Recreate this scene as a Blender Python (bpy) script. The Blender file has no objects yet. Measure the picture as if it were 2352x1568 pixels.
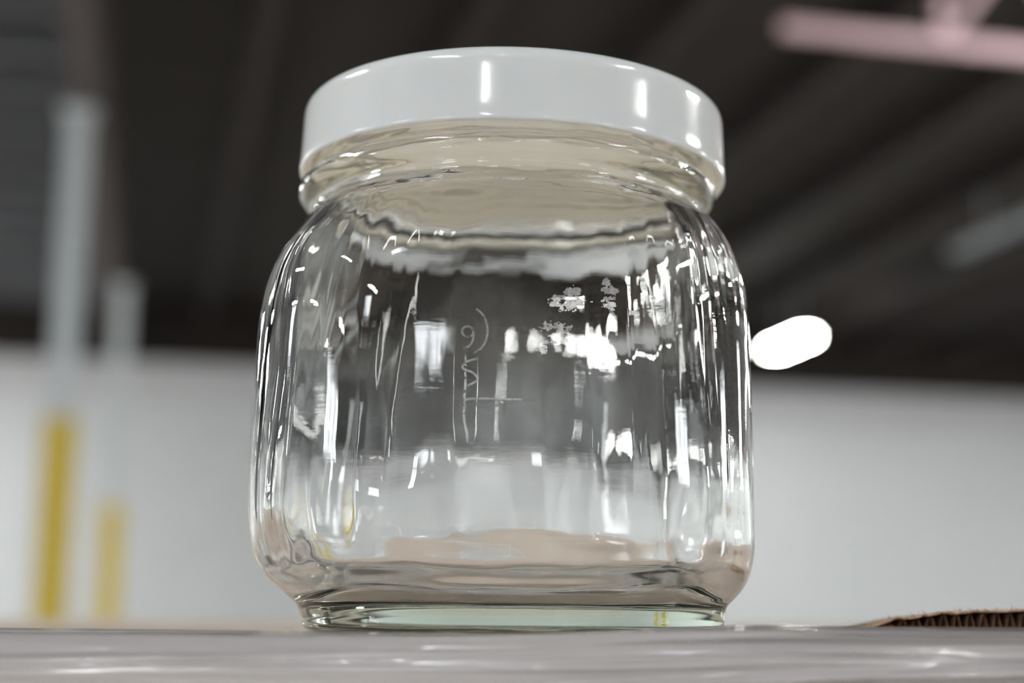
import bpy, bmesh, math, random
from mathutils import Vector, Matrix, noise

random.seed(7)
S = bpy.context.scene
COL = S.collection
R = math.radians
Z0 = 1.2                      # height of the carton top the jar stands on
MM = 0.001
CAM = Vector((0.0, -0.259, Z0 + 0.0023))

# ------------------------------------------------------------------ camera
F_PX = 3575.0
cam_data = bpy.data.cameras.new('camera')
cam = bpy.data.objects.new('camera', cam_data)
COL.objects.link(cam)
cam_data.sensor_width = 36.0
cam_data.lens = F_PX / 2352 * 36.0
cam_data.clip_start = 0.005
cam_data.clip_end = 300
cam_data.dof.use_dof = True
cam_data.dof.focus_distance = 0.228
cam_data.dof.aperture_fstop = 9.6
cam.matrix_world = (Matrix.Translation(CAM) @ Matrix.Rotation(R(90 + 10.0), 4, 'X')
                    @ Matrix.Rotation(R(0.5), 4, 'Z'))
S.camera = cam

# ------------------------------------------------------------------ world, exposure
w = bpy.data.worlds.new('world'); S.world = w
w.use_nodes = True
w.node_tree.nodes['Background'].inputs[0].default_value = (0.75, 0.85, 1.0, 1)
w.node_tree.nodes['Background'].inputs[1].default_value = 0.6
S.view_settings.view_transform = 'Standard'
S.view_settings.look = 'None'
S.view_settings.gamma = 1.0
S.view_settings.use_curve_mapping = False
S.view_settings.exposure = 0.0
cy = S.cycles
cy.max_bounces = 20
cy.transmission_bounces = 20
cy.glossy_bounces = 8
cy.diffuse_bounces = 4
cy.transparent_max_bounces = 12
cy.sample_clamp_indirect = 30
cy.blur_glossy = 0.3
cy.use_denoising = True
LAMP = 225.0                  # radiance of the hall's tubes
DAY = 24.0                    # radiance of daylight in the panes


# ------------------------------------------------------------------ helpers
def mat(name, color=(0.8, 0.8, 0.8), rough=0.5, metal=0.0, spec=0.5):
    m = bpy.data.materials.new(name); m.use_nodes = True
    b = m.node_tree.nodes['Principled BSDF']
    b.inputs['Base Color'].default_value = (*color, 1)
    b.inputs['Roughness'].default_value = rough
    b.inputs['Metallic'].default_value = metal
    b.inputs['Specular IOR Level'].default_value = spec
    return m


def nodes(m):
    return m.node_tree.nodes, m.node_tree.links, m.node_tree.nodes['Principled BSDF']


def noise_color(m, c1, c2, scale=(5, 5, 5), detail=4, lo=0.3, hi=0.7, bump=0.0, dist=0.001):
    n, l, b = nodes(m)
    tc = n.new('ShaderNodeTexCoord'); mp = n.new('ShaderNodeMapping')
    mp.inputs['Scale'].default_value = scale
    nz = n.new('ShaderNodeTexNoise'); nz.inputs['Scale'].default_value = 1.0
    nz.inputs['Detail'].default_value = detail
    cr = n.new('ShaderNodeValToRGB')
    cr.color_ramp.elements[0].position = lo; cr.color_ramp.elements[1].position = hi
    cr.color_ramp.elements[0].color = (*c1, 1); cr.color_ramp.elements[1].color = (*c2, 1)
    l.new(tc.outputs['Object'], mp.inputs['Vector']); l.new(mp.outputs[0], nz.inputs['Vector'])
    l.new(nz.outputs['Fac'], cr.inputs['Fac']); l.new(cr.outputs['Color'], b.inputs['Base Color'])
    if bump:
        bp = n.new('ShaderNodeBump'); bp.inputs['Strength'].default_value = bump
        bp.inputs['Distance'].default_value = dist
        l.new(nz.outputs['Fac'], bp.inputs['Height']); l.new(bp.outputs[0], b.inputs['Normal'])
    return m


def emit(name, color, strength):
    m = bpy.data.materials.new(name); m.use_nodes = True
    n, l = m.node_tree.nodes, m.node_tree.links
    n.clear()
    e = n.new('ShaderNodeEmission'); e.inputs[0].default_value = (*color, 1); e.inputs[1].default_value = strength
    o = n.new('ShaderNodeOutputMaterial'); l.new(e.outputs[0], o.inputs['Surface'])
    return m


def link(name, me, m, parent=None, smooth=False):
    o = bpy.data.objects.new(name, me); COL.objects.link(o)
    if m: me.materials.append(m)
    if smooth:
        me.polygons.foreach_set('use_smooth', [True] * len(me.polygons))
    if parent: o.parent = parent
    return o


def obj(name, bm, m, parent=None, smooth=False):
    bmesh.ops.recalc_face_normals(bm, faces=bm.faces)
    me = bpy.data.meshes.new(name); bm.to_mesh(me); bm.free()
    return link(name, me, m, parent, smooth)


def tag(o, label, cat, group=None, kind=None):
    o['label'] = label; o['category'] = cat
    if group: o['group'] = group
    if kind: o['kind'] = kind
    return o


def thing(name, label, cat, loc, rz=0.0, group=None):
    o = bpy.data.objects.new(name, None); COL.objects.link(o)
    o.empty_display_size = 0.05
    o.location = loc; o.rotation_euler = (0, 0, rz)
    return tag(o, label, cat, group)


def struct(o):
    o['kind'] = 'structure'; return o


def box(bm, a, b, bevel=0.0):
    x0, y0, z0 = a; x1, y1, z1 = b
    r = bmesh.ops.create_cube(bm, size=1.0)
    for v in r['verts']:
        v.co = Vector(((x0 + x1) / 2 + v.co.x * (x1 - x0), (y0 + y1) / 2 + v.co.y * (y1 - y0),
                       (z0 + z1) / 2 + v.co.z * (z1 - z0)))
    if bevel:
        es = list({e for v in r['verts'] for e in v.link_edges})
        bmesh.ops.bevel(bm, geom=es, offset=bevel, segments=2, affect='EDGES')


def bar(bm, p, q, wd, ht):
    """rectangular bar from p to q"""
    p, q = Vector(p), Vector(q)
    d = (q - p); L = d.length; d.normalize()
    up = Vector((0, 0, 1)) if abs(d.z) < 0.95 else Vector((0, 1, 0))
    s = d.cross(up).normalized(); u = s.cross(d)
    r = bmesh.ops.create_cube(bm, size=1.0)
    for v in r['verts']:
        c = v.co.copy()
        v.co = (p + q) / 2 + s * c.x * wd + d * c.y * L + u * c.z * ht


def pchip(pts, n):
    """smooth resampling of a list of tuples with centripetal Catmull-Rom, n per span"""
    out = []
    P = [Vector(p) for p in pts] if len(pts[0]) <= 4 else pts
    for i in range(len(P) - 1):
        p0 = P[max(i - 1, 0)]; p1 = P[i]; p2 = P[i + 1]; p3 = P[min(i + 2, len(P) - 1)]
        m1 = (p2 - p0) * 0.5; m2 = (p3 - p1) * 0.5
        L = (p2 - p1).length
        if m1.length > L * 1.0: m1 = m1 * (L / m1.length)
        if m2.length > L * 1.0: m2 = m2 * (L / m2.length)
        for k in range(n):
            t = k / n
            h = (2*t**3 - 3*t**2 + 1) * p1 + (t**3 - 2*t**2 + t) * m1 + (-2*t**3 + 3*t**2) * p2 + (t**3 - t**2) * m2
            out.append(h)
    out.append(P[-1])
    return out


def lathe(name, prof, m, parent, seg=192, close=False):
    """prof: list of (radius mm, z mm) revolved"""
    vs, fs = [], []
    for (r, z) in prof:
        for j in range(seg):
            a = 2 * math.pi * j / seg
            vs.append((r * MM * math.cos(a), r * MM * math.sin(a), z * MM))
    n = len(prof)
    for i in range(n - 1 if not close else n):
        i2 = (i + 1) % n
        for j in range(seg):
            j2 = (j + 1) % seg
            fs.append((i * seg + j, i * seg + j2, i2 * seg + j2, i2 * seg + j))
    me = bpy.data.meshes.new(name); me.from_pydata(vs, [], fs)
    bm = bmesh.new(); bm.from_mesh(me)
    bmesh.ops.remove_doubles(bm, verts=bm.verts, dist=1e-7)
    bmesh.ops.recalc_face_normals(bm, faces=bm.faces)
    bm.to_mesh(me); bm.free()
    return link(name, me, m, parent, smooth=True)


# ------------------------------------------------------------------ materials
M_wall = noise_color(mat('white_painted_block', rough=0.85), (0.53, 0.555, 0.575), (0.58, 0.60, 0.615), (0.15, 0.15, 0.25))
M_wall_top = mat('grey_wall_band', (0.50, 0.50, 0.525), 0.85)
M_floor = noise_color(mat('polished_concrete', rough=0.45), (0.56, 0.52, 0.47), (0.64, 0.60, 0.55), (0.3, 0.3, 0.3))
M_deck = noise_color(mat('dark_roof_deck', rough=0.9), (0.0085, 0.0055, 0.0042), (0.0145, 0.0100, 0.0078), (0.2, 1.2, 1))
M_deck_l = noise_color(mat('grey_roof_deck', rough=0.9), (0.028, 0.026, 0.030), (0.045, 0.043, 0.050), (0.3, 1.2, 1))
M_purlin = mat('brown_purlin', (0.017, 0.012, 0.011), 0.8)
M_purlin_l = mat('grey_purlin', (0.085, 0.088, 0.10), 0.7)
M_girder = mat('brown_girder', (0.055, 0.043, 0.045), 0.7)
M_col = mat('grey_column_paint', (0.48, 0.52, 0.54), 0.5)
M_yel = mat('yellow_guard_paint', (0.55, 0.40, 0.0), 0.5)
M_truss = mat('pinkish_truss_paint', (0.82, 0.58, 0.63), 0.5)
M_house = mat('lamp_housing', (0.6, 0.62, 0.66), 0.5)
M_tube = emit('lit_tube', (0.99, 1.0, 0.97), LAMP)
M_off = mat('unlit_diffuser', (0.26, 0.29, 0.34), 0.4)
M_pane = emit('daylight_pane', (0.93, 0.97, 1.0), DAY)
M_frame = mat('dark_window_frame', (0.08, 0.08, 0.08), 0.5)


# ------------------------------------------------------------------ the hall
ROOM = R(13.0)
cR, sR = math.cos(ROOM), math.sin(ROOM)


def rw(x, y, z=0.0):          # hall axes -> world
    return Vector((x * cR - y * sR, x * sR + y * cR, z))


X0, X1, Y0, Y1 = -24.0, 30.0, -30.0, 40.0
H = Z0 + 6.32                  # underside of girders
HD = H + 1.6                  # roof deck


def hall(name, bm, m, parent=None):
    o = obj(name, bm, m, parent)
    if parent is None: o.rotation_euler = (0, 0, ROOM)
    return o


bm = bmesh.new(); box(bm, (X0 - .3, Y0 - .3, -0.2), (X1 + .3, Y1 + .3, 0)); struct(hall('floor', bm, M_floor))
# back wall: white block with a greyer band under the roof
bm = bmesh.new(); box(bm, (X0, Y1, 0), (X1, Y1 + .3, H - 0.95)); wb = struct(hall('wall_back', bm, M_wall))
bm = bmesh.new(); box(bm, (X0, Y1, H - 0.95), (X1, Y1 + .3, H)); hall('upper_band', bm, M_wall_top, wb)
bm = bmesh.new(); box(bm, (X0, Y1, H), (X1, Y1 + .3, HD)); hall('gable_strip', bm, M_deck, wb)
for nm, a, b in (('wall_left', (X0 - .3, Y0, 0), (X0, Y1, HD)), ('wall_right', (X1, Y0, 0), (X1 + .3, Y1, HD)),
                 ('wall_front', (X0, Y0 - .3, 0), (X1, Y0, HD))):
    bm = bmesh.new(); box(bm, a, b); struct(hall(nm, bm, M_wall))
XC = -1.06                    # the row of columns
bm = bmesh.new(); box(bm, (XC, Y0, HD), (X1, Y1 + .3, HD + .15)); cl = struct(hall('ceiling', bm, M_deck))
bm = bmesh.new(); box(bm, (X0, Y0, HD), (XC, Y1 + .3, HD + .15)); hall('left_bay_deck', bm, M_deck_l, cl)
# purlins: right bay along the hall, left bay across it
x = XC + 2.2
while x < X1 - 0.5:
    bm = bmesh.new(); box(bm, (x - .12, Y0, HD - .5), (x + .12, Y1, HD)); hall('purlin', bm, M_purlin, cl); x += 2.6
y = -10.5
while y < Y1 - 0.4:
    bm = bmesh.new(); box(bm, (X0, y - .14, HD - .45), (XC - .2, y + .14, HD)); hall('cross_purlin', bm, M_purlin_l, cl); y += 1.75

# girder on the column row
bm = bmesh.new()
box(bm, (XC - .20, Y0 + .05, H), (XC + .20, Y1 - .05, H + .06))
box(bm, (XC - .03, Y0 + .05, H + .06), (XC + .03, Y1 - .05, H + .94))
box(bm, (XC - .20, Y0 + .05, H + .94), (XC + .20, Y1 - .05, H + 1.0))
g = hall('girder', bm, M_girder)
tag(g, 'long brown roof girder running back over the tops of both columns', 'girder')

YA = 19.85; YB = YA + 10.9


def at(px, py, y):            # direction through a place in the photograph, taken to depth y
    d = cam.matrix_world.to_3x3() @ Vector(((px - 1176) / F_PX, -(py - 784) / F_PX, -1))
    return CAM + d * (y / d.y)


def column(p, label):
    p = Vector((p.x, p.y, 0))
    t = thing('steel_column', label, 'column', p, ROOM, None)
    z1 = Z0 + (2.35 if p.y < 25 else 2.02)
    bm = bmesh.new()
    box(bm, (-.15, -.15, 0.02), (.15, -.135, H)); box(bm, (-.15, .135, 0.02), (.15, .15, H)); box(bm, (-.01, -.135, 0.02), (.01, .135, H))
    box(bm, (-.135, -.13, 0.02), (-.01, .13, H - .3)); box(bm, (.01, -.13, 0.02), (.135, .13, H - .3))
    obj('shaft', bm, M_col, t)
    bm = bmesh.new()
    for (a, b) in (((-.19, -.19), (.19, -.151)), ((-.19, .151), (.19, .19)), ((-.19, -.151), (-.151, .151)), ((.151, -.151), (.19, .151))):
        box(bm, (a[0], a[1], 0.02), (b[0], b[1], z1))
    obj('yellow_guard', bm, M_yel, t)
    bm = bmesh.new(); box(bm, (-.25, -.25, 0), (.25, .25, .02)); obj('base_plate', bm, M_col, t)
    bm = bmesh.new(); box(bm, (-.22, -.22, H - .02), (.22, .22, H)); obj('cap_plate', bm, M_col, t)
    return t


column(at(143, 900, 19.1), 'nearer and taller pale grey steel column with bright yellow lower part, at far left')
column(at(272, 900, 29.8), 'farther and shorter pale grey steel column with yellow lower part, beside the taller one')

# roof truss, top right
def unrw(p): return (p.x * cR + p.y * sR, -p.x * sR + p.y * cR)
q = at(2165, 98, 17.4); hx, hy = unrw(q)
TP = rw(hx - 0.10 - 1.92, hy, q.z)
t = thing('roof_truss', 'pinkish white steel roof truss with zigzag web in the upper right corner', 'truss', TP, ROOM)
TL = 19.4
bm = bmesh.new(); box(bm, (0, -.07, -.065), (TL, .07, .065)); obj('bottom_chord', bm, M_truss, t)
bm = bmesh.new(); box(bm, (0, -.10, 1.25), (TL, .10, 1.45)); obj('top_chord', bm, M_truss, t)
TRX = 0.0
for k in range(1, 10):
    xa = 0.10 + k * 1.92
    bm = bmesh.new(); bar(bm, (xa, 0, .12), (xa, 0, 1.26), .11, .11); obj('web_post', bm, M_truss, t)
    if xa + 1.92 < TL:
        bm = bmesh.new(); bar(bm, (xa + .06, 0, .10), (xa + 1.0, 0, 1.28), .12, .12); obj('web_diagonal', bm, M_truss, t)
        bm = bmesh.new(); bar(bm, (xa + 1.0, 0, 1.28), (xa + 1.86, 0, .10), .12, .12); obj('web_diagonal', bm, M_truss, t)


# lamps
def lamp(px, py, z, L, label, lit=True, rot=0.0, cat='light', group=None, w=.30, world=False, up=False):
    loc = Vector((px, py, z)) if world else rw(px, py, z)
    t = thing('ceiling_lamp', label, cat, loc, ROOM + rot, group)
    bm = bmesh.new(); box(bm, (-w/2, -L/2, .0), (w/2, L/2, .08)); obj('housing', bm, M_house, t)
    bm = bmesh.new(); box(bm, (-w/2 + .02, -L/2 + .03, -.05), (w/2 - .02, L/2 - .03, 0)); obj('diffuser', bm, M_tube if lit else M_off, t)
    if up:
        bm = bmesh.new(); box(bm, (-w/2 + .02, -L/2 + .03, .08), (w/2 - .02, L/2 - .03, .11)); obj('added_uplight', bm, M_tube, t)  # extra glowing face on top, added to brighten the truss
    for s in (-1, 1):
        bm = bmesh.new(); box(bm, (-.01, s * L/4 - .01, .08), (.01, s * L/4 + .01, HD - z)); obj('hanger', bm, M_house, t)
    return t


HL = H - .15
p = at(1815, 785, 36.5)
lamp(p.x, p.y, p.z, 2.1, 'glowing ceiling lamp just right of the jar, brightest spot in the background', world=True, w=.34)
p = at(2348, 512, 25.5)
lamp(p.x, p.y, p.z, 4.6, 'unlit blue-grey strip lamp hanging at the right edge', lit=False, world=True, w=.26)
p = at(2700, 330, 16.3)  # unseen lamp, put in only to lift the truss brightness
lamp(p.x, p.y, p.z, 1.3, 'unseen lamp added beside the truss to brighten it', world=True, w=.10, up=True)
# unseen lamps: some read from reflections, others added to brighten lid and wall
ROWS = ((-17, -18), (-17.0, -5.4), (-18.0, 3.9), (-9, 19), (-16, 19), (-8, 28), (-15, 28), (-20, 28), (-8.5, 34.5), (-15, 34.5),
        (14, -9), (15, 3), (17, 14), (24, 8), (21, 21), (26, 22), (27, 30), (19, -17), (-9, 4),
        (-6.5, -13), (1.3, -18.5), (6.4, -4.5), (-5.5, -4))
for (lx, ly) in ROWS:
    lamp(lx, ly, HL, 2.6, 'unseen strip lamp for reflections and added fill light', group='strip lamps out of view', w=.18 if (abs(lx) < 8 and ly < 0) else .30)


# a pair of cross lamps far behind the camera
for (lx, ly, L, rot, wd) in ((2.4, -27.2, 2.2, 92, .4), (3.8, -28.6, 2.2, 88, .4)):
    lamp(lx, ly, HL, L, 'unseen strip lamp for reflections and added fill light', group='strip lamps out of view', rot=R(rot), w=wd)


# windows behind and beside the camera
def window(n, x, y, z, wd, ht, rot, nx, nz):
    t = bpy.data.objects.new('window_%d' % n, None); COL.objects.link(t); struct(t)
    t.location = rw(x, y, z); t.rotation_euler = (0, 0, ROOM + rot)
    t['label'] = 'daylit window out of view'
    pw, ph = wd / nx, ht / nz
    for i in range(nx):
        for k in range(nz):
            bm = bmesh.new(); box(bm, (-wd/2 + i*pw + .04, .01, k*ph + .04), (-wd/2 + (i+1)*pw - .04, .03, (k+1)*ph - .04))
            obj('pane', bm, M_pane, t)
    bm = bmesh.new()
    for i in range(nx + 1): box(bm, (-wd/2 + i*pw - .04, .005, -.04), (-wd/2 + i*pw + .04, .07, ht + .04))
    for k in range(nz + 1): box(bm, (-wd/2, .005, k*ph - .04), (wd/2, .07, k*ph + .04))
    obj('window_frame', bm, M_frame, t)


window(1, 21.5, Y0, 4.2, 5.0, 3.2, 0, 3, 3)
window(2, -3.9, Y0, 7.3, 2.2, 1.55, 0, 2, 2)
window(3, X0, -21, 4.4, 6.0, 3.0, -math.pi/2, 3, 3)
window(4, X0, 4.6, 6.0, 2.4, 2.8, -math.pi/2, 3, 3)
window(5, X1, -8, 4.0, 3.5, 3.0, math.pi/2, 3, 3)
window(6, X1, 8, 4.4, 3.5, 3.0, math.pi/2, 3, 3)


# roof lights: translucent panels set in the deck
def skylight(n, x, y, wd, ln, rot=0):
    t = bpy.data.objects.new('window_%d' % n, None); COL.objects.link(t); struct(t)
    t.location = rw(x, y, HD); t.rotation_euler = (0, 0, ROOM + R(rot)); t['label'] = 'roof light out of view'
    for k in range(3):
        bm = bmesh.new(); box(bm, (-wd/2 + .03, -ln/2 + k*ln/3 + .03, -.04), (wd/2 - .03, -ln/2 + (k+1)*ln/3 - .03, -.02)); obj('pane', bm, M_pane, t)
    bm = bmesh.new()
    for k in range(4): box(bm, (-wd/2, -ln/2 + k*ln/3 - .03, -.06), (wd/2, -ln/2 + k*ln/3 + .03, -.0))
    for q in (-1, 1): box(bm, (q*wd/2 - .03, -ln/2, -.06), (q*wd/2 + .03, ln/2, 0))
    obj('window_frame', bm, M_frame, t)


skylight(7, -11.8, -22.2, .8, 8.0, -28)
skylight(8, -2.9, -8.0, .9, 1.6)

# ------------------------------------------------------------------ the carton
M_card = noise_color(mat('corrugated_card', rough=0.85), (0.50, 0.40, 0.33), (0.60, 0.49, 0.41), (90, 40, 40), bump=0.2, dist=0.0003)
M_card_dark = noise_color(mat('card_flute', rough=0.95), (0.10, 0.055, 0.03), (0.36, 0.23, 0.14), (900, 900, 900))
FY = -0.053                  # front face of the carton
ct = thing('cardboard_carton', 'tall brown cardboard carton wrapped in clear film under the glass jar', 'box', (0, 0, 0))
CW = 0.42
CB = 0.33
bm = bmesh.new(); box(bm, (-CW, FY + .002, 0.0), (CW, FY + .006, Z0 - .0035)); obj('front_panel', bm, M_card, ct)
bm = bmesh.new(); box(bm, (-CW, CB - .004, 0), (CW, CB, Z0 - .0035)); obj('back_panel', bm, M_card, ct)
bm = bmesh.new(); box(bm, (-CW, FY + .006, 0), (-CW + .004, CB - .004, Z0 - .0035)); obj('side_panel', bm, M_card, ct)
bm = bmesh.new(); box(bm, (CW - .004, FY + .006, 0), (CW, CB - .004, Z0 - .0035)); obj('side_panel', bm, M_card, ct)
# top flaps: meet in a seam; gently uneven
def flap(x0, x1, y0, y1, seed):
    nx, ny = 90, 24
    vs, fs = [], []
    for lay in (0, 1):
        for j in range(ny + 1):
            for i in range(nx + 1):
                x = x0 + (x1 - x0) * i / nx; y = y0 + (y1 - y0) * j / ny
                z = Z0 - .0004 - lay * .003 + (noise.noise(Vector((x * 14, y * 14, seed))) * .0003 if y > 0.05 else 0)
                vs.append((x, y, z))
    N = (nx + 1) * (ny + 1)
    for j in range(ny):
        for i in range(nx):
            a = j * (nx + 1) + i
            fs.append((a, a + 1, a + nx + 2, a + nx + 1)); fs.append((N + a, N + a + nx + 1, N + a + nx + 2, N + a + 1))
    for i in range(nx):
        fs.append((i, N + i, N + i + 1, i + 1)); a = ny * (nx + 1) + i; fs.append((a, a + 1, N + a + 1, N + a))
    for j in range(ny):
        a = j * (nx + 1); fs.append((a, a + nx + 1, N + a + nx + 1, N + a)); a += nx; fs.append((a, N + a, N + a + nx + 1, a + nx + 1))
    me = bpy.data.meshes.new('top_flap'); me.from_pydata(vs, [], fs)
    return link('top_flap', me, M_card, ct)
flap(-CW, CW, -.0445, 0.137, 1.0)
flap(-CW, CW, 0.139, CB, 5.0)

# torn, lifted piece of the top liner with flutes under it, at the right behind the jar
def torn():
    t0 = Vector((0.055, -0.012, Z0 + .0002))
    x_len = 0.075
    def arch(u):
        s = max(0.0, math.sin(math.pi * min(u, 1.0) ** 0.62 * 0.97)) ** 1.0
        return (.0036 * s) * (1 if u < .62 else (1 - .55 * (u - .62) / .38)) + .0001
    nx = 150
    # liner
    vs, fs = [], []
    for k in range(2):
        for j in range(5):
            for i in range(nx + 1):
                u = i / nx
                edge = (noise.noise(Vector((u * 60, 0, 3))) * .0011 + noise.noise(Vector((u * 190, 0, 5))) * .0006) if j == 0 else 0
                y = -.0005 + j * .006 + edge
                z = arch(u) + noise.noise(Vector((u * 22, j, 9))) * .00025 * (1 if j < 3 else .3) - j * .0001
                if j == 0: z += abs(noise.noise(Vector((u * 130, 1, 7)))) * .0005
                if j == 4: z = max(z * .5, 0)
                vs.append((u * x_len, y, z - k * .00028))
    W = nx + 1; N = W * 5
    for j in range(4):
        for i in range(nx):
            a = j * W + i
            fs.append((a, a + 1, a + W + 1, a + W)); fs.append((N + a, N + a + W, N + a + W + 1, N + a + 1))
    for i in range(nx): fs.append((i, N + i, N + i + 1, i + 1))
    me = bpy.data.meshes.new('torn_liner'); me.from_pydata([tuple(Vector(v) + t0) for v in vs], [], fs)
    o = link('torn_liner', me, M_torn, ct, True); o['label'] = 'ragged brown torn cardboard edge with dark flutes'
    # flutes
    vs, fs = [], []
    n = 330
    for j in range(2):
        for i in range(n + 1):
            u = i / n
            hgt = arch(u) * .92
            z = hgt * (.5 + .5 * math.sin(u * x_len / .0021 * 2 * math.pi + .6 * noise.noise(Vector((u * 9, 0, 0)))))
            y = .0009 + j * .012 + (noise.noise(Vector((u * 120, 2, 2))) * .0008 if j == 0 else 0)
            vs.append((u * x_len, y, z))
    for i in range(n): fs.append((i, i + 1, n + 2 + i, n + 1 + i))
    me = bpy.data.meshes.new('flute_sheet'); me.from_pydata([tuple(Vector(v) + t0) for v in vs], [], fs)
    link('flute_sheet', me, M_card_dark, ct)
    # paper fibres along the torn edge
    bm = bmesh.new(); rnd = random.Random(3)
    for q in range(520):
        u = rnd.random() ** .9
        p = t0 + Vector((u * x_len, -.0006 + rnd.uniform(-.0004, .002), arch(u) + .0001))
        d = Vector((rnd.uniform(-1, 1), rnd.uniform(-1, .6), rnd.uniform(-.35, .9))).normalized() * rnd.uniform(.0003, .0013)
        s = Vector((.00005, 0, .00004)) * rnd.uniform(.6, 1.6)
        a, b, c, e = bm.verts.new(p - s), bm.verts.new(p + s), bm.verts.new(p + d), bm.verts.new(p + Vector((0, .00006, 0)))
        for f in ((a, b, c), (b, e, c), (e, a, c)): bm.faces.new(f)
    o = obj('paper_fibres', bm, M_torn, ct); o['kind'] = 'stuff'
M_torn = noise_color(mat('torn_kraft_paper', rough=0.95), (0.25, 0.15, 0.09), (0.55, 0.38, 0.25), (700, 700, 700))
torn()

# stretch film over the front edge
M_film = bpy.data.materials.new('stretch_film'); M_film.use_nodes = True
n, l, b = nodes(M_film)
b.inputs['Base Color'].default_value = (0.46, 0.44, 0.45, 1)
b.inputs['Roughness'].default_value = 0.09
b.inputs['Coat Weight'].default_value = 1.0
b.inputs['Specular IOR Level'].default_value = 1.0
b.inputs['Coat Roughness'].default_value = 0.05
b.inputs['Alpha'].default_value = 0.78
tc = n.new('ShaderNodeTexCoord'); mp = n.new('ShaderNodeMapping'); mp.inputs['Scale'].default_value = (25, 200, 700)
nz = n.new('ShaderNodeTexNoise'); nz.inputs['Scale'].default_value = 1; nz.inputs['Detail'].default_value = 3
bp = n.new('ShaderNodeBump'); bp.inputs['Strength'].default_value = 0.5; bp.inputs['Distance'].default_value = 0.0004
l.new(tc.outputs['Object'], mp.inputs[0]); l.new(mp.outputs[0], nz.inputs['Vector'])
l.new(nz.outputs['Fac'], bp.inputs['Height']); l.new(bp.outputs[0], b.inputs['Normal'])


def film_z(x, y):
    """height of the film above the carton top near the front edge"""
    k = max(0.0, 1 - abs(y + .046) / .008)
    k = k * k * (3 - 2 * k)
    s = min(1, max(0, (x + .012) / .05)); s = s * s * (3 - 2 * s)
    r = (-.0005 + .0018 * s) * k
    return r


nx, n1, n2 = 420, 46, 210
vs, fs = [], []
xs = [-CW - .001 + (2 * CW + .002) * i / nx for i in range(nx + 1)]
xs = [math.copysign(abs(v / CW) ** 1.6 * CW, v) for v in xs]
rows = n1 + n2
for j in range(rows + 1):
    for x in xs:
        if j <= n1:
            yb = -.0385
            yb += noise.noise(Vector((x * 60, 4, 4))) * .0008
            y = yb + (FY + .004 - yb) * (j / n1) ** .75
            z = film_z(x, y) + .00005
            if y < -.034: z += noise.noise(Vector((x * 30, y * 350, 2))) * .00016 * min(1, (-.034 - y) / .004)
            vs.append((x, y, Z0 + z))
        else:
            q = (j - n1) / n2
            dz = q ** 3.2 * 0.40
            z = film_z(x, FY + .004) + .00005 - dz
            y = FY + .004 - .005 * min(1.0, (dz / .0045)) ** .5
            am = min(1, dz / .002); s_ = min(1, max(0, (x + .02) / .06))
            wv = noise.noise(Vector((x * 10, 3, dz * 420 + x * 10))) * .0015 + noise.noise(Vector((x * 22, 7, dz * 1150 - x * 12))) * .0010
            wv *= .35 + 1.3 * s_
            wv += max(0, noise.noise(Vector((x * 9 + 4, 1, dz * 620 + x * 16))) - .05) * -.0045 * (.4 + .8 * s_)
            vs.append((x, y - .0006 + wv * am, Z0 + z))
for j in range(rows):
    for i in range(nx):
        a = j * (nx + 1) + i
        fs.append((a, a + nx + 1, a + nx + 2, a + 1))
me = bpy.data.meshes.new('stretch_film'); me.from_pydata(vs, [], fs)
fo = link('stretch_film', me, M_film, ct, True); fo['label'] = 'shiny wrinkled clear stretch film'

# ------------------------------------------------------------------ the jar
M_glass = bpy.data.materials.new('clear_glass'); M_glass.use_nodes = True
n, l = M_glass.node_tree.nodes, M_glass.node_tree.links
n.clear()
gl = n.new('ShaderNodeBsdfGlass'); gl.inputs['IOR'].default_value = 1.5; gl.inputs['Roughness'].default_value = 0.0
gl.inputs['Color'].default_value = (1, 1, 1, 1)
va = n.new('ShaderNodeVolumeAbsorption'); va.inputs['Color'].default_value = (0.62, 0.84, 0.62, 1); va.inputs['Density'].default_value = 8
out = n.new('ShaderNodeOutputMaterial')
tc = n.new('ShaderNodeTexCoord')
mp = n.new('ShaderNodeMapping'); mp.inputs['Scale'].default_value = (260, 260, 1500)
nz = n.new('ShaderNodeTexNoise'); nz.inputs['Scale'].default_value = 1; nz.inputs['Detail'].default_value = 3
mp2 = n.new('ShaderNodeMapping'); mp2.inputs['Scale'].default_value = (170, 170, 90)
nz2 = n.new('ShaderNodeTexNoise'); nz2.inputs['Scale'].default_value = 1; nz2.inputs['Detail'].default_value = 2
b1 = n.new('ShaderNodeBump'); b1.inputs['Strength'].default_value = 0.5; b1.inputs['Distance'].default_value = 0.000005
b2 = n.new('ShaderNodeBump'); b2.inputs['Strength'].default_value = 0.5; b2.inputs['Distance'].default_value = 0.00009
for m_, z_ in ((mp, nz), (mp2, nz2)):
    l.new(tc.outputs['Object'], m_.inputs[0]); l.new(m_.outputs[0], z_.inputs['Vector'])
l.new(nz.outputs['Fac'], b1.inputs['Height']); l.new(nz2.outputs['Fac'], b2.inputs['Height'])
l.new(b1.outputs[0], b2.inputs['Normal']); l.new(b2.outputs[0], gl.inputs['Normal'])
l.new(gl.outputs[0], out.inputs['Surface']); l.new(va.outputs[0], out.inputs['Volume'])

JZ = Z0 - .00037
YAW = R(7)
jar = thing('glass_jar', 'clear rounded-square glass jar closed with a plain white screw lid', 'jar', (-.0011, 0, JZ), YAW)
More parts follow.
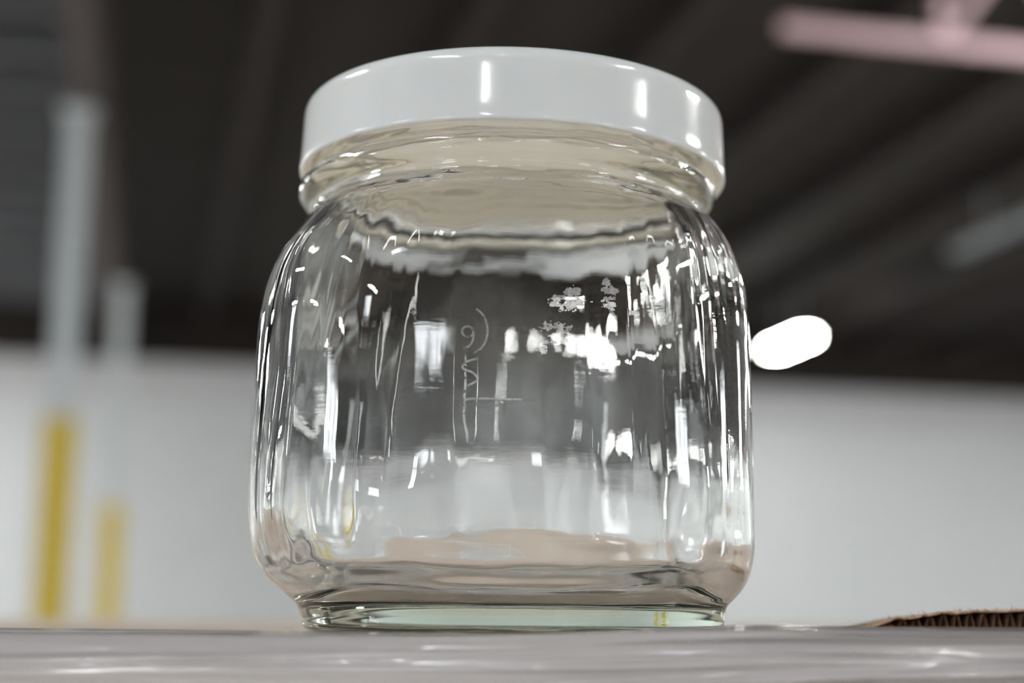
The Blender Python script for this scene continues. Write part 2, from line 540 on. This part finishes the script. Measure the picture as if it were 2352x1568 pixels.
# (z, half width, superellipse exponent, x shift of the body)  all mm
outer = [(0.7, 0.01, 2, 0), (0.7, 10, 2.6, 0), (0.6, 20, 3.2, 0), (0.45, 27.5, 3.8, 0), (0.1, 29.6, 4, 0), (0, 30.6, 4, 0), (0.3, 31.9, 4, 0), (1.0, 32.5, 4, 0),
         (2.4, 32.8, 4, -.1), (4.2, 33.3, 4, -.2), (5.3, 34.4, 4, -.3), (6.8, 35.9, 4, -.5), (8.6, 37.4, 4, -.9), (11.8, 38.8, 4, -1.4), (17, 39.3, 4, -1.7), (24, 39.4, 4, -1.8), (36, 39.2, 4, -1.7),
         (47, 38.9, 4, -1.6), (53, 38.3, 3.9, -1.3), (58, 37.2, 3.5, -.9), (62, 35.9, 3.0, -.3), (65.2, 34.6, 2.6, 0), (67.6, 33.4, 2.25, 0), (69.0, 33.0, 2, 0), (70.0, 33.3, 2, 0),
         (70.9, 34.6, 2, 0), (72.0, 35.3, 2, 0), (73.3, 35.2, 2, 0), (74.1, 34.5, 2, 0), (74.7, 33.2, 2, 0), (75.8, 32.9, 2, 0), (79, 32.9, 2, 0), (83.0, 32.9, 2, 0),
         (84.8, 32.6, 2, 0), (85.4, 31.6, 2, 0)]
inner = [(85.4, 30.6, 2, 0), (84.7, 29.9, 2, 0), (82, 29.7, 2, 0), (76, 29.7, 2, 0), (71, 29.8, 2, 0), (68.5, 30.2, 2.1, 0), (66, 31.0, 2.3, 0), (62.5, 32.5, 2.7, -.2),
         (58, 33.9, 3.2, -.8), (53, 34.8, 3.5, -1.3), (46, 35.45, 3.7, -1.6), (35, 36.25, 3.8, -1.7), (24, 37.0, 3.8, -1.8), (15, 36.9, 3.8, -1.7), (10.8, 35.8, 3.8, -1.3), (8.2, 33.8, 3.7, -.8),
         (6.2, 31.2, 3.6, -.4), (5.0, 27.5, 3.3, 0), (4.4, 12, 2.6, 0), (4.6, 0.01, 2, 0)]
SEG = 320
def resample(p, n):
    return pchip([Vector(q) for q in p], n)
prof = [(v, 0) for v in resample(outer, 7)] + [(v, 1) for v in resample(inner, 8)]


def jar_pt(v, inn, a):
    z, s, e, xo = v
    c, si = abs(math.cos(a)), abs(math.sin(a))
    r = s / ((c ** e + si ** e) ** (1 / e))
    corner = (math.sin(2 * a) ** 2)
    ca, sa = math.cos(a), math.sin(a)
    if s > 5:
        if inn:
            if 9 < z < 66:
                fade = min(1, (z - 9) / 8) * min(1, (66 - z) / 8)
                # uneven blown inside: long vertical folds, stronger towards the corners
                f = noise.noise(Vector((ca * 5.2, sa * 5.2, z * .018))) * .38
                f += noise.noise(Vector((ca * 17, sa * 17, z * .03 + 7))) * .30 * (.12 + corner)
                f += noise.noise(Vector((ca * 46, sa * 46, z * .06 + 3))) * .13 * (corner)
                r += f * fade * 1.0
            if z < 22:
                k = min(1, z / 8) * min(1, (22 - z) / 6) if z > 8 else .6
                r += noise.noise(Vector((ca * 3.3, sa * 3.3, z * .16 + 20))) * .7 * max(0, min(1, (22 - z) / 8))
        else:
            if 8 < z < 68:
                fade = min(1, (z - 8) / 6) * min(1, (68 - z) / 6)
                r += fade * (noise.noise(Vector((ca * 2.6, sa * 2.6, z * .02 + 40))) * .22
                             + noise.noise(Vector((ca * 15, sa * 15, z * .03 + 50))) * .06 * (.15 + corner)
                             + noise.noise(Vector((ca * 60, sa * 60, z * .05 + 60))) * .02 * corner)
            if 65 < z < 84:
                r += noise.noise(Vector((ca * 7, sa * 7, z * 1.3))) * .10 * min(1, (z - 65) / 2) * min(1, (84 - z) / 2)
            # screw thread on the finish
            if 76 < z < 84:
                ph = ((z - 77.2) / 3.4 - a / (2 * math.pi)) % 1.0
                r += 0.75 * max(0, math.sin(math.pi * ph)) ** 6 * min(1, (z - 76) / 1.0) * min(1, (84 - z) / 1.0)
    hl = max(0.0, 1 - z / 13.0)
    x, y = r * ca + xo * 1.25, r * sa * (1 + .10 * hl * hl * (3 - 2 * hl))
    if inn and z < 8:
        z += noise.noise(Vector((x * .09, y * .09, 3))) * .35 * (1 - min(1, max(0, (z - 5) / 2)))
    return (x * MM, y * MM, z * MM)


vs, fs = [], []
for (v, inn) in prof:
    for j in range(SEG):
        vs.append(jar_pt(v, inn, 2 * math.pi * j / SEG))
for i in range(len(prof) - 1):
    for j in range(SEG):
        j2 = (j + 1) % SEG
        fs.append((i * SEG + j, i * SEG + j2, (i + 1) * SEG + j2, (i + 1) * SEG + j))
fs.append(tuple(range(SEG))[::-1]); k = (len(prof) - 1) * SEG; fs.append(tuple(range(k, k + SEG)))
me = bpy.data.meshes.new('body'); me.from_pydata(vs, [], fs)
bm = bmesh.new(); bm.from_mesh(me); bmesh.ops.recalc_face_normals(bm, faces=bm.faces); bm.to_mesh(me); bm.free()
body = link('body', me, M_glass, jar, True)


def front_y(x, z):
    """outer front surface (local, mm) at local x, height z"""
    for i in range(len(outer) - 1):
        if outer[i][0] <= z <= outer[i + 1][0] and i > 6:
            t = (z - outer[i][0]) / (outer[i + 1][0] - outer[i][0])
            s = outer[i][1] + t * (outer[i + 1][1] - outer[i][1]); e = outer[i][2] + t * (outer[i + 1][2] - outer[i][2])
            xo = outer[i][3] + t * (outer[i + 1][3] - outer[i][3]); break
    xo *= 1.25; q = max(0, 1 - (abs(x - xo) / s) ** e) ** (1 / e) * s
    a = math.atan2(-q, x - xo)
    p = jar_pt((z, s, e, xo / 1.25), 0, a)
    return p[1] * 1000


# lid
M_lid = mat('white_lid_enamel', (0.565, 0.58, 0.578), 0.12, spec=0.45)
_b = M_lid.node_tree.nodes['Principled BSDF']
_b.inputs['Subsurface Weight'].default_value = 1.0
_b.inputs['Subsurface Radius'].default_value = (1.0, 0.85, 0.66)
_b.inputs['Subsurface Scale'].default_value = 0.007
M_liner = mat('cream_lid_lining', (0.90, 0.84, 0.73), 0.4)
lid_prof = [(30, 87.6), (33.5, 87.5), (34.6, 87.2), (35.3, 86.6), (35.7, 85.8), (35.85, 84.8), (35.95, 82), (36.1, 78), (36.25, 75.9), (36.15, 75.5), (35.9, 75.35), (35.5, 75.4), (35.25, 75.8)]
lp = [tuple(v) for v in pchip([Vector((p[0], p[1], 0)) for p in lid_prof], 5)]
lp = [(0.001, 87.6)] + [(p[0], p[1]) for p in lp]
inn_p = [(35.1, 76.5), (34.9, 80), (34.8, 85), (34.4, 86.1), (33.6, 86.7), (20, 86.8), (0.001, 86.8)]
lid = lathe('lid', lp + inn_p, M_lid, jar, 256)
lid['label'] = 'glossy white round screw lid'
lid.rotation_euler = (0, R(0.9), 0); lid.location = (-.0003, 0, 0)
liner = lathe('lining', [(28.2, 86.7), (33.6, 86.6), (33.8, 86.3), (33.6, 85.7), (29, 85.6), (28.2, 86.0)], M_liner, lid, 128, close=True)
# label glue residue left on the front
M_res = noise_color(mat('dull_glue_residue', rough=0.7), (0.30, 0.295, 0.30), (0.60, 0.59, 0.60), (1500, 1500, 1500), bump=.6, dist=.0002)


def patch(name, blobs, thr, m, px0, px1, py0, py1, step=2.0, seed=0, amp=.55, fs1=.03, thick=.06, rel=.03):
    """thin flaky patch on the front of the jar; outline where a blobby noise field passes thr (photo pixels)"""
    Mi = jar_inv
    bm = bmesh.new(); cells = {}
    def vert(i, j, top):
        key = (i, j, top)
        if key in cells: return cells[key]
        # ray to the plane of the front face, then snap to the surface
        d = cam.matrix_world.to_3x3() @ Vector(((px0 + i * step - 1176) / F_PX, -(py0 + j * step - 784) / F_PX, -1))
        y = -.039
        for _ in range(4):
            p = CAM + d * ((y - CAM.y) / d.y)
            q = Mi @ p
            fy = front_y(q.x * 1000, q.z * 1000) * MM
            pl = Matrix.Rotation(YAW, 4, 'Z') @ Vector((q.x, fy, q.z)); y = pl.y
        q = Mi @ (CAM + d * ((y - CAM.y) / d.y))
        h = thick * (.4 + .6 * abs(noise.noise(Vector((i * .4, j * .4, seed))))) if top else -.01
        v = bm.verts.new((q.x, front_y(q.x * 1000, q.z * 1000) * MM - h * MM, q.z)); cells[key] = v; return v
    nx = int((px1 - px0) / step); ny = int((py1 - py0) / step)
    on = set()
    for i in range(nx):
        for j in range(ny):
            X, Y = px0 + i * step, py0 + j * step
            f = max(1 - (((X - c[0]) / c[2]) ** 2 + ((Y - c[1]) / c[3]) ** 2) for c in blobs)
            f += 1.1 * noise.noise(Vector((X * .05, Y * .09, seed))) + .9 * noise.noise(Vector((X * .13, Y * .2, seed))) + .4 * noise.noise(Vector((X * .3, Y * .3, seed)))
            if f > thr: on.add((i, j))
    for (i, j) in on:
        bm.faces.new([vert(i, j, 1), vert(i + 1, j, 1), vert(i + 1, j + 1, 1), vert(i, j + 1, 1)])
        for (di, dj, a, b_) in ((-1, 0, (0, 0), (0, 1)), (1, 0, (1, 0), (1, 1)), (0, -1, (0, 0), (1, 0)), (0, 1, (0, 1), (1, 1))):
            if (i + di, j + dj) not in on:
                bm.faces.new([vert(i + a[0], j + a[1], 1), vert(i + b_[0], j + b_[1], 1), vert(i + b_[0], j + b_[1], 0), vert(i + a[0], j + a[1], 0)])
    return obj(name, bm, m, jar)


jar.scale = (1, 1, 1.004)
jar_inv = (Matrix.Translation((-.0011, 0, JZ)) @ Matrix.Rotation(YAW, 4, 'Z')).inverted()
o = patch('glue_residue', [(1312, 672, 26, 14), (1305, 695, 48, 20)], .25, M_res, 1250, 1370, 645, 722, seed=3)
o['label'] = 'dull grey flake of label glue'
patch('glue_residue', [(1392, 652, 14, 10), (1400, 668, 24, 10), (1398, 698, 18, 18)], .25, M_res, 1360, 1440, 630, 730, seed=8)
patch('glue_residue', [(1272, 752, 36, 12), (1285, 775, 22, 22), (1245, 802, 12, 12)], .3, M_res, 1215, 1330, 735, 825, seed=13)
patch('glue_residue', [(1452, 720, 8, 6)], .1, M_res, 1440, 1466, 708, 732, seed=15)

M_mark = noise_color(mat('worn_mould_mark', rough=0.35), (0.35, 0.35, 0.36), (0.8, 0.8, 0.8), (1800, 1800, 1800), bump=.8, dist=.0003)
M_mark.node_tree.nodes['Principled BSDF'].inputs['Alpha'].default_value = 0.42
# embossed mould marks on the front face
def emboss(lines, wd=.32, ht=.014):
    bm = bmesh.new()
    for pts in lines:
        ps = []
        for (px, py) in pts:
            d = cam.matrix_world.to_3x3() @ Vector(((px - 1176) / F_PX, -(py - 784) / F_PX, -1))
            p = CAM + d * ((-.0385 - CAM.y) / d.y); q = jar_inv @ p
            ps.append((q.x * 1000, q.z * 1000))
        # fine resample
        P = pchip([Vector((a, b_, 0)) for a, b_ in ps], 6)
        rings = []
        for i, p in enumerate(P):
            t = (P[min(i + 1, len(P) - 1)] - P[max(i - 1, 0)]).normalized(); s = Vector((-t.y, t.x, 0))
            rr = []
            for k in range(9):
                a = math.pi * k / 8
                c = p + s * math.cos(a) * wd / 2
                rr.append(bm.verts.new((c.x * MM, (front_y(c.x, c.y) + .05 - math.sin(a) * (ht + .05)) * MM, c.y * MM)))
            rings.append(rr)
        for i in range(len(rings) - 1):
            for k in range(9):
                k2 = (k + 1) % 9
                bm.faces.new([rings[i][k], rings[i][k2], rings[i + 1][k2], rings[i + 1][k]])
        bm.faces.new(rings[0]); bm.faces.new(rings[-1][::-1])
    o = obj('embossed_mark', bm, M_mark, jar, True); return o


def arc(cx, cy_, rx, ry, a0, a1, n=12):
    return [(cx + rx * math.cos(R(a0 + (a1 - a0) * i / n)), cy_ - ry * math.sin(R(a0 + (a1 - a0) * i / n))) for i in range(n + 1)]


o = emboss([arc(1072, 768, 13, 12, 0, 350), [(1085, 768), (1084, 785), (1076, 800), (1062, 806)],
            arc(1078, 765, 40, 52, 70, -80),
            [(1092, 830), (1068, 838), (1060, 852), (1084, 862), (1094, 878), (1070, 892)],
            [(1068, 945), (1066, 925), (1100, 920), (1160, 921), (1200, 921)]])
o['label'] = 'embossed mould mark with a number'
